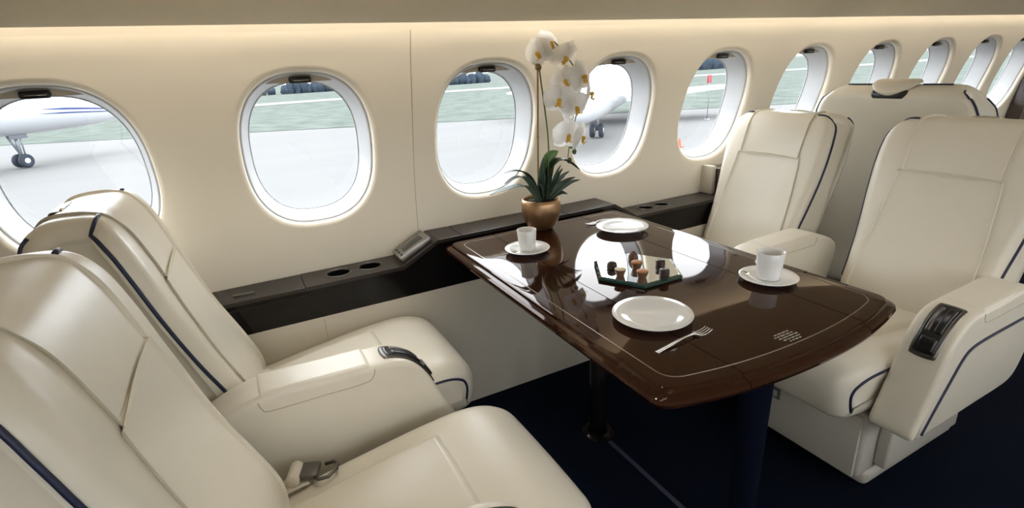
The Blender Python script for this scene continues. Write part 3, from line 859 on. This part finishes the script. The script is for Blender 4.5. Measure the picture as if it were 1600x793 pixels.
# hexagonal mirror tray with seven chocolates
t = thing('mirror_tray', 'hexagonal mirror tray with green glass edge under the chocolates', 'tray', (0.9303, 1.0645, TZ+0.0002))
def hexring(r, z): return [Vector((r*math.cos(math.radians(a-2+1)), r*math.sin(math.radians(a-2+1)), z)) for a in (0, 60, 120, 180, 240, 300)]
V, F = rings_mesh([hexring(0.122, 0.0), hexring(0.1285, 0.002), hexring(0.1285, 0.0085), hexring(0.119, 0.0112)])
mk('glass_edge', V, F, 'glassedge', t, smooth=False)
h = hexring(0.1192, 0.0112); mk('mirror_face', h, [tuple(range(6))], 'mirror', t, smooth=False)
MZ = TZ+0.0116
def choc(kind, x, y, label):
    t = thing('chocolate', label, 'chocolate', (x, y, MZ), 'chocolates on the mirror tray')
    if kind == 'dome':
        mk('shell', *lathe([(0, 0), (0.0125, 0), (0.0145, 0.003), (0.0145, 0.011), (0.0125, 0.017), (0.007, 0.0205), (0, 0.0215)], 24), 'chocdark', t)
        mk('band', *lathe([(0.0148, 0.002), (0.0151, 0.004), (0.0148, 0.006)], 24), 'chocdark', t)
    elif kind == 'cone':
        V, F = lathe([(0, 0), (0.0125, 0), (0.014, 0.004), (0.0125, 0.013), (0.008, 0.022), (0.003, 0.027), (0, 0.0275)], 32)
        V = [Vector((v[0]*(1+0.07*math.cos(12*math.atan2(v[1], v[0]))), v[1]*(1+0.07*math.cos(12*math.atan2(v[1], v[0]))), v[2])) for v in V]
        mk('shell', V, F, 'choclight', t)
    elif kind == 'cylinder':
        mk('shell', *lathe([(0, 0), (0.0125, 0), (0.0138, 0.002), (0.0132, 0.0045), (0.0138, 0.007), (0.0132, 0.0095), (0.0138, 0.012), (0.0132, 0.0145), (0.0136, 0.017), (0.0120, 0.0195), (0, 0.0205)], 28), 'chocdark', t)
    else:
        mk('shell', *lathe([(0, 0), (0.0100, 0), (0.0108, 0.001), (0.0160, 0.0185), (0.0152, 0.0195), (0, 0.0190)], 28), 'choclight', t)
        mk('topping', *lathe([(0.0150, 0.0188), (0.0148, 0.0205), (0.010, 0.0222), (0, 0.0228)], 24), 'caramel' if kind == 'caramel' else 'cream', t)
choc('dome', 0.870, 1.097, 'round dark chocolate dome at the left of the mirror tray')
choc('creamcup', 0.855, 1.042, 'chocolate cup with a pale cream top on the mirror tray')
choc('cone', 0.962, 1.116, 'ribbed brown chocolate cone at the back of the mirror tray')
choc('caramel', 0.925, 1.058, 'chocolate cup with orange caramel top in the middle of the mirror tray')
choc('caramel', 0.892, 0.997, 'chocolate cup with orange caramel top at the front of the mirror tray')
choc('cylinder', 0.986, 1.031, 'dark ridged chocolate cylinder at the back right of the mirror tray')
choc('cylinder', 0.947, 0.973, 'dark ridged chocolate cylinder at the front right of the mirror tray')

# ------------------------------------------------------------------ potted orchid
def orchid():
    bx, by = 0.934, 1.585
    t = thing('potted_orchid', 'white orchid in a round bronze pot at the window end of the table', 'plant', (bx, by, TZ+0.0003))
    pot = [(0, 0.0), (0.036, 0.0), (0.042, 0.003), (0.056, 0.020), (0.067, 0.048), (0.0715, 0.075), (0.0700, 0.098), (0.0665, 0.110), (0.0640, 0.112), (0.0620, 0.109), (0.064, 0.095), (0.060, 0.085), (0, 0.085)]
    mk('pot', *lathe(pot, 56), 'bronze', t)
    V, F = lathe([(0.0655, 0.094), (0.05, 0.099), (0.03, 0.103), (0, 0.105)], 30)
    rn = random.Random(5)
    V = [Vector(v)+Vector((0, 0, rn.uniform(-0.004, 0.004))) for v in V]
    mk('soil', V, F, 'soil', t)
    def w(x, z, y=by): return Vector((x-bx, y-by, z-TZ))
    mk('stake', *tube([w(0.921, 0.775, 1.58), w(0.928, 1.0, 1.58), w(0.937, 1.236, 1.58)], 0.0032, 8), 'stake', t)
    mk('stake_knot', *lathe([(0.0032, -0.003), (0.0046, 0), (0.0032, 0.003)], 10, tuple(w(0.9283, 1.01, 1.58))), 'stake', t)
    sp = catmull([w(0.952, 0.775, 1.575), w(0.964, 0.90, 1.575), w(0.966, 1.00, 1.575), w(0.955, 1.12, 1.577), w(0.940, 1.232, 1.574), w(0.945, 1.300, 1.57), w(0.975, 1.318, 1.565), w(1.02, 1.285, 1.56), w(1.07, 1.22, 1.56), w(1.085, 1.15, 1.56), w(1.072, 1.08, 1.555), w(1.050, 1.02, 1.55), w(1.036, 0.97, 1.55), w(1.030, 0.93, 1.55)], 6)
    mk('stem', *tube(sp, lambda q: 0.0030-0.0014*q, 8), 'stem', t)
    # raffia tie
    parts = [lathe([(0.004, -0.012), (0.009, -0.008), (0.0105, 0.0), (0.008, 0.009), (0.004, 0.012)], 12, tuple(w(0.938, 1.236, 1.577)))]
    for k in range(7):
        a = k*0.9; c = w(0.938, 1.238, 1.575)
        parts.append(tube([c, c+Vector((0.012*math.cos(a), 0.012*math.sin(a), 0.006)), c+Vector((0.021*math.cos(a), 0.018*math.sin(a), 0.012-0.012*(k % 3)))], lambda q: 0.0018-0.0012*q, 5))
    mk('raffia_tie', *join(*parts), 'raffia', t)
    # leaves: arching blades with a folded midrib
    def leaf(p0, p1, p2, p3, width, material, fold=0.25, up_=Vector((0, 0, 1))):
        pts = resample(catmull([p0, p1, p2, p3], 8), 18); V = []; F = []; n = len(pts)
        for i, p in enumerate(pts):
            q = i/(n-1)
            tg = (pts[min(i+1, n-1)]-pts[max(i-1, 0)]).normalized()
            sd = tg.cross(up_)
            sd = sd.normalized() if sd.length > 1e-3 else Vector((0, 1, 0))
            nn = sd.cross(tg).normalized()
            wd = width*(math.sin(PI*min(1, 0.08+q*0.92))**0.7)*(1-0.25*q)
            for s in (-1, -0.5, 0, 0.5, 1): V.append(p+sd*wd*s+nn*wd*fold*abs(s))
            for s in (-1, -0.5, 0, 0.5, 1): V.append(p+sd*wd*s*0.98+nn*(wd*fold*abs(s)-0.0014))
        for i in range(n-1):
            for k in range(4):
                a = i*10+k; F.append((a, a+1, a+11, a+10)); F.append((a+5, a+15, a+16, a+6))
            F.append((i*10, i*10+10, i*10+15, i*10+5)); F.append((i*10+4, i*10+9, i*10+19, i*10+14))
        return mk('leaf', V, F, material, t)
    c = lambda x, z, y: w(x, z, y)
    leaf(c(0.925, .785, 1.57), c(0.870, .868, 1.56), c(0.830, .890, 1.55), c(0.765, .880, 1.53), 0.025, 'leafgrey')
    leaf(c(0.925, .785, 1.58), c(0.880, .880, 1.575), c(0.840, .906, 1.575), c(0.782, .908, 1.565), 0.024, 'leafdark')
    leaf(c(0.915, .785, 1.56), c(0.860, .850, 1.55), c(0.800, .860, 1.54), c(0.700, .856, 1.51), 0.026, 'leafgrey')
    leaf(c(0.940, .790, 1.60), c(0.945, .860, 1.60), c(0.970, .925, 1.60), c(1.024, .950, 1.60), 0.040, 'leaflight', up_=Vector((0.6, -1, 0.2)))
    leaf(c(0.950, .790, 1.575), c(0.965, .885, 1.57), c(1.010, .925, 1.56), c(1.085, .880, 1.555), 0.033, 'leafdark')
    leaf(c(0.935, .785, 1.58), c(0.936, .845, 1.58), c(0.940, .890, 1.58), c(0.950, .935, 1.58), 0.022, 'leafgrey', up_=Vector((0.1, -1, 0.1)))
    blades = [(0.91, .875), (0.930, .890), (0.965, .920), (0.985, .915), (1.012, .896), (1.035, .885), (1.052, .862), (1.066, .852), (1.03, .800), (0.955, .885), (0.985, .865), (0.895, .86), (1.02, .865), (1.0, .845), (0.97, .86)]
    for i, (x, z) in enumerate(blades):
        y = 1.555-0.010*(i % 4)
        p0 = c(0.950+0.005*(i % 5-2), .780, 1.578)
        p3 = c(x, z, y)
        m1 = p0.lerp(p3, 0.35)+Vector((0, 0, 0.014)); m2 = p0.lerp(p3, 0.7)+Vector((0, 0, 0.014))
        leaf(p0, m1, m2, p3, 0.0115, 'leafgrey' if i % 2 else 'leafdark', up_=Vector((0.3, -0.8, 0.5)))
    # flowers
    def petal_mesh(L, W, cup):
        V = []; F = []; nu, nv = 10, 8
        for i in range(nu+1):
            q = i/nu; wd = W*(math.sin(PI*min(1.0, 0.06+0.94*q)**0.85))**0.62 if q < 1 else W*0.12
            for k in range(nv+1):
                s = -1+2*k/nv
                V.append((s*wd, q*L, cup*(q*q)*L - 0.16*wd*s*s + 0.05*W*math.sin(5*q+3*s)))
        for i in range(nu):
            for k in range(nv):
                a = i*(nv+1)+k; F.append((a, a+1, a+nv+2, a+nv+1))
        me = bpy.data.meshes.new('petal'); me.from_pydata(V, [], F); me.materials.append(M['petal'])
        me.polygons.foreach_set('use_smooth', [True]*len(F)); return me
    big = petal_mesh(0.054, 0.039, -0.16); small = petal_mesh(0.053, 0.025, -0.14)
    V, F = lathe([(0, 0.018), (0.005, 0.017), (0.0075, 0.011), (0.005, 0.003), (0.003, 0)], 10)
    V2, F2 = rbox((0, -0.010, 0.010), (0.015, 0.017, 0.007), 0.003)
    vl, fl_ = join((V, F), (V2, F2), tube([(0, -0.014, 0.012), (-0.008, -0.020, 0.016), (-0.012, -0.014, 0.020)], 0.0015, 5), tube([(0, -0.014, 0.012), (0.008, -0.020, 0.016), (0.012, -0.014, 0.020)], 0.0015, 5))
    lipme = bpy.data.meshes.new('lip'); lipme.from_pydata([tuple(v) for v in vl], [], fl_); lipme.materials.append(M['yellow'])
    def flower(pos, face, roll=0, s=1.0):
        f = link('flower', None, t)
        f.location = pos; f.scale = (s, s, s)
        q = Vector(face).normalized().to_track_quat('Z', 'Y')
        f.rotation_euler = (q.to_matrix() @ Matrix.Rotation(roll, 3, 'Z')).to_euler()
        for me, a, dz in ((small, 0, -0.002), (small, 128, -0.002), (small, -128, -0.002), (big, 72, 0.002), (big, -72, 0.002)):
            p = link('petal', me, f); p.rotation_euler = (0, 0, math.radians(a)); p.location = (0, 0, dz)
        link('lip', lipme, f)
    fl = [((0.966, 1.302, 1.552), (0.25, -1, 0.35), 0.2, 1.0), ((0.930, 1.278, 1.560), (-0.9, -0.6, -0.2), 0.5, 0.95), ((1.020, 1.262, 1.545), (0.1, -0.8, -0.6), -0.3, 1.05),
          ((1.085, 1.196, 1.540), (0.35, -1, 0.05), 0.25, 1.1), ((1.125, 1.140, 1.555), (0.9, -0.7, -0.1), 0.1, 1.0), ((0.992, 1.128, 1.540), (-0.6, -1, -0.15), -0.2, 1.05),
          ((1.052, 1.100, 1.532), (0.1, -1, -0.4), 0.4, 1.05), ((1.020, 1.010, 1.532), (-0.3, -1, -0.1), -0.1, 1.05), ((1.078, 0.998, 1.540), (0.6, -0.9, -0.25), 0.2, 1.0), ((1.035, 1.185, 1.565), (-0.6, -0.8, 0.1), 0.3, 1.0)]
    for p, f, r, s in fl: flower(w(p[0], p[2-1], p[2]), f, r, s)
    for x, z in ((1.045, 0.971), (1.057, 0.950), (1.036, 0.921)):
        V, F = lathe([(0, -0.012), (0.006, -0.009), (0.0085, 0.0), (0.006, 0.008), (0, 0.012)], 12)
        o = mk('bud', [Vector(v) for v in V], F, 'bud', t); o.location = w(x, z, 1.55); o.rotation_euler = (0.3, 0.4*random.uniform(-1, 1), 0)
    return t
orchid()

# ------------------------------------------------------------------ outside: apron, grass, road, trees, two parked aircraft
GZ = -1.70
def ground(name, pts, z, material, label):
    o = mk(name, [(x, y, z) for x, y in pts], [tuple(range(len(pts)))], material, smooth=False, recalc=False)
    return structure(o, label)
ground('apron_ground', [(-400, -400), (400, -400), (400, 400), (-400, 400)], GZ-0.02, 'tarmac', 'pale concrete apron outside the windows')
def edge(x): return 37.0 - 0.545*(x-1.0)
ground('grass_verge', [(-60, edge(-60)), (0, edge(0)), (44, edge(44)), (300, 13), (300, 330), (-400, 330), (-400, edge(-60)+20)], GZ, 'grass', 'green grass verge beyond the apron')
V = []; F = []
xs = [-120+10*k for k in range(40)]
for x in xs:
    yc = 78-0.16*(x-4)+ (3*math.sin(x*0.05))
    V += [(x, yc-4.2, GZ+0.03), (x, yc+4.2, GZ+0.03)]
for k in range(len(xs)-1): F.append((2*k, 2*k+1, 2*k+3, 2*k+2))
structure(mk('perimeter_road', V, F, 'road', smooth=False), 'white concrete road crossing the grass')

def tree_clump(x, y, w, h, label):
    rn = random.Random(int(x*10)); parts = []
    for j in range(9):
        cx = x+w*(-1+2*j/8)+rn.uniform(-.5, .5); hh = h*rn.uniform(0.7, 1.25); ww = w*rn.uniform(0.16, 0.24)
        V, F = lathe([(0.75, 0.0), (0.95, 0.22), (1.0, 0.45), (0.85, 0.72), (0.5, 0.93), (0.05, 1.0)], 12)
        V = [Vector((cx+v[0]*ww*rn.uniform(.85, 1.15), y+rn.uniform(-.3, .3)+v[1]*1.2, GZ-0.01+v[2]*hh)) for v in V]
        parts.append((V, F))
    tag(mk('distant_tree_clump', *join(*parts), 'treedark'), label, 'trees', 'distant trees behind the grass')
tree_clump(5.0, 128, 4.5, 1.8, 'low bluish tree clump at the left of the second window view')
tree_clump(17.5, 127, 5.0, 2.6, 'bluish tree clump at the right of the second window view')
tree_clump(34, 118, 6.0, 2.2, 'bluish tree clump at the left of the view left of the orchid')
tree_clump(47, 112, 6.0, 2.4, 'bluish tree clump at the right of the view left of the orchid')
tree_clump(105, 95, 8.0, 2.6, 'bluish tree clump seen in the window right of the orchid')

def aircraft(loc, label, length, r, nose_r, stripes, glass):
    t = thing('parked_aircraft', label, 'aircraft', loc)
    secs = []
    n = 24
    for i in range(n+1):
        q = i/n
        s = length*(q**1.6)           # distance back from the nose tip
        f = min(1, s/nose_r); rr = r*math.sqrt(1-(1-f)**2) if f < 1 else r
        rr = max(rr, 0.02); zc = -0.42*r*(1-f)**2
        secs.append((-s, rr, zc))
    V = []; F = []; k_ = 32
    for x, rr, zc in secs:
        for k in range(k_):
            a = 2*PI*k/k_; V.append((x, rr*math.cos(a), zc+rr*math.sin(a)))
    for i in range(len(secs)-1):
        for k in range(k_): F.append((i*k_+k, i*k_+(k+1) % k_, (i+1)*k_+(k+1) % k_, (i+1)*k_+k))
    F.append(tuple(range(k_))); F.append(tuple((len(secs)-1)*k_+k for k in range(k_)))
    fu = mk('fuselage', V, F, 'paint', t)
    def surf(s, ang, out=0.012):
        f = min(1, s/nose_r); rr = r*math.sqrt(max(0, 1-(1-f)**2)) if f < 1 else r
        a = math.radians(ang); return Vector((-s, -(rr+out)*math.cos(a), -0.42*r*(1-f)**2+(rr+out)*math.sin(a)))
    for a0, a1, s0, s1 in stripes:
        V = []; F = []; m_ = 16
        for k in range(m_+1):
            s = s0+(s1-s0)*k/m_; wd = min(1, (m_-k)/5)
            ac = (a0+a1)/2; hw = (a1-a0)/2*wd
            V += [surf(s, ac-hw), surf(s, ac+hw)]
        for k in range(m_): F.append((2*k, 2*k+1, 2*k+3, 2*k+2))
        mk('stripe', V, F, 'bluepaint', fu)
    for s0, s1, a0, a1 in glass:
        mk('windshield_pane', [surf(s0, a0), surf(s1, a0), surf(s1, a1), surf(s0, a1)], [(0, 1, 2, 3)], 'tyre', fu, smooth=False)
    gz = GZ-loc[2]; gx = -length*0.30 if length > 9 else -3.9
    gx = -5.2
    g = mk('nose_gear', *join(tube([(gx, 0, -r*0.8), (gx, 0, gz+0.28)], 0.075, 10), tube([(gx-0.35, 0, -r*0.85), (gx, 0, gz+0.55)], 0.045, 8), tube([(gx+0.12, -0.1, -r*0.85), (gx+0.1, -0.1, gz+0.5)], 0.03, 8), rbox((gx, 0, -r*0.86), (0.75, 0.3, 0.12), 0.03), rbox((gx, -0.2, -r*1.0), (0.7, 0.02, 0.25), 0.005)), 'gearmetal', t)
    for y in (-0.19, 0.19):
        prof = [(0.10, -0.085), (0.20, -0.10), (0.26, -0.09), (0.285, -0.05), (0.285, 0.05), (0.26, 0.09), (0.20, 0.10), (0.10, 0.085)]
        V, F = lathe(prof, 24); Rm = Matrix.Rotation(PI/2, 3, 'X')
        wh = mk('wheel', [Rm @ Vector(v) + Vector((gx, y, gz+0.285)) for v in V], F, 'tyre', g)
        V, F = lathe([(0, -0.095), (0.11, -0.09), (0.13, -0.06), (0.13, 0.06), (0.11, 0.09), (0, 0.095)], 20)
        mk('hub', [Rm @ Vector(v) + Vector((gx, y, gz+0.285)) for v in V], F, 'paint', wh)
    # main gear and wing so the machine stands on something
    if length > 6:
        for s in (-1, 1):
            mg = mk('main_gear', *tube([(-length*0.62, s*1.3, -r*0.7), (-length*0.62, s*1.4, gz+0.35)], 0.1, 10), 'gearmetal', t)
            V, F = lathe([(0, -0.12), (0.25, -0.12), (0.36, -0.08), (0.36, 0.08), (0.25, 0.12), (0, 0.12)], 20); Rm = Matrix.Rotation(PI/2, 3, 'X')
            mk('wheel', [Rm @ Vector(v) + Vector((-length*0.62, s*1.4, gz+0.36)) for v in V], F, 'tyre', mg)
            wv = [(-length*0.50, s*0.5, -r*0.75), (-length*0.72, s*0.5, -r*0.75), (-length*0.80, s*6.5, -r*0.4), (-length*0.72, s*6.5, -r*0.4)]
            wv2 = [(x, y, z+0.22 if abs(y) < 1 else z+0.08) for x, y, z in wv]
            mk('wing', wv+wv2, [(0, 1, 2, 3), (4, 5, 6, 7), (0, 1, 5, 4), (1, 2, 6, 5), (2, 3, 7, 6), (3, 0, 4, 7)], 'paint', t, smooth=False)
    return t
jet1 = aircraft((-4.45, 33.4, 0.74), 'white jet with blue nose stripes and nose wheel seen through the leftmost window', 18, 1.12, 6.0, [(-8, -4, 1.2, 4.7), (-17, -14, 1.4, 4.8)], [])
jet2 = aircraft((9.75, 14.5, 0.20), 'white jet nose seen through the windows behind and right of the orchid', 18, 1.05, 4.2, [(20, 23, 5, 2.5), (-6, -3, 6.5, 3)], [(3.1, 3.7, 28, 44), (2.5, 3.0, 26, 40)])

jet1.rotation_euler = (0, 0, math.radians(48))
jet2.rotation_euler = (0, 0, math.atan2(-0.694, -0.720))
t = thing('traffic_cone', 'orange cone on the apron outside the window right of the orchid', 'cone', (13.9, 13.85, GZ-0.02))
mk('cone_body', *lathe([(0.09, 0.02), (0.07, 0.08), (0.02, 0.31), (0.015, 0.32), (0, 0.32)], 20), 'orange', t)
mk('cone_foot', *rbox((0, 0, 0.018), (0.24, 0.24, 0.034), 0.008), 'orange', t)
t = thing('flag_marker', 'thin pole with a red flag beside the parked jet outside', 'flag', (21.0, 19.2, GZ-0.02))
mk('pole', *tube([(0, 0, 0.02), (0.05, 0, 1.0), (0, 0, 2.0)], 0.02, 6), 'gearmetal', t)
mk('pole_foot', *lathe([(0, 0.05), (0.14, 0.04), (0.16, 0.0), (0, 0)], 16), 'gearmetal', t)
mk('flag', *rbox((0, 0, 1.92), (0.28, 0.03, 0.36), 0.01), 'red', t)
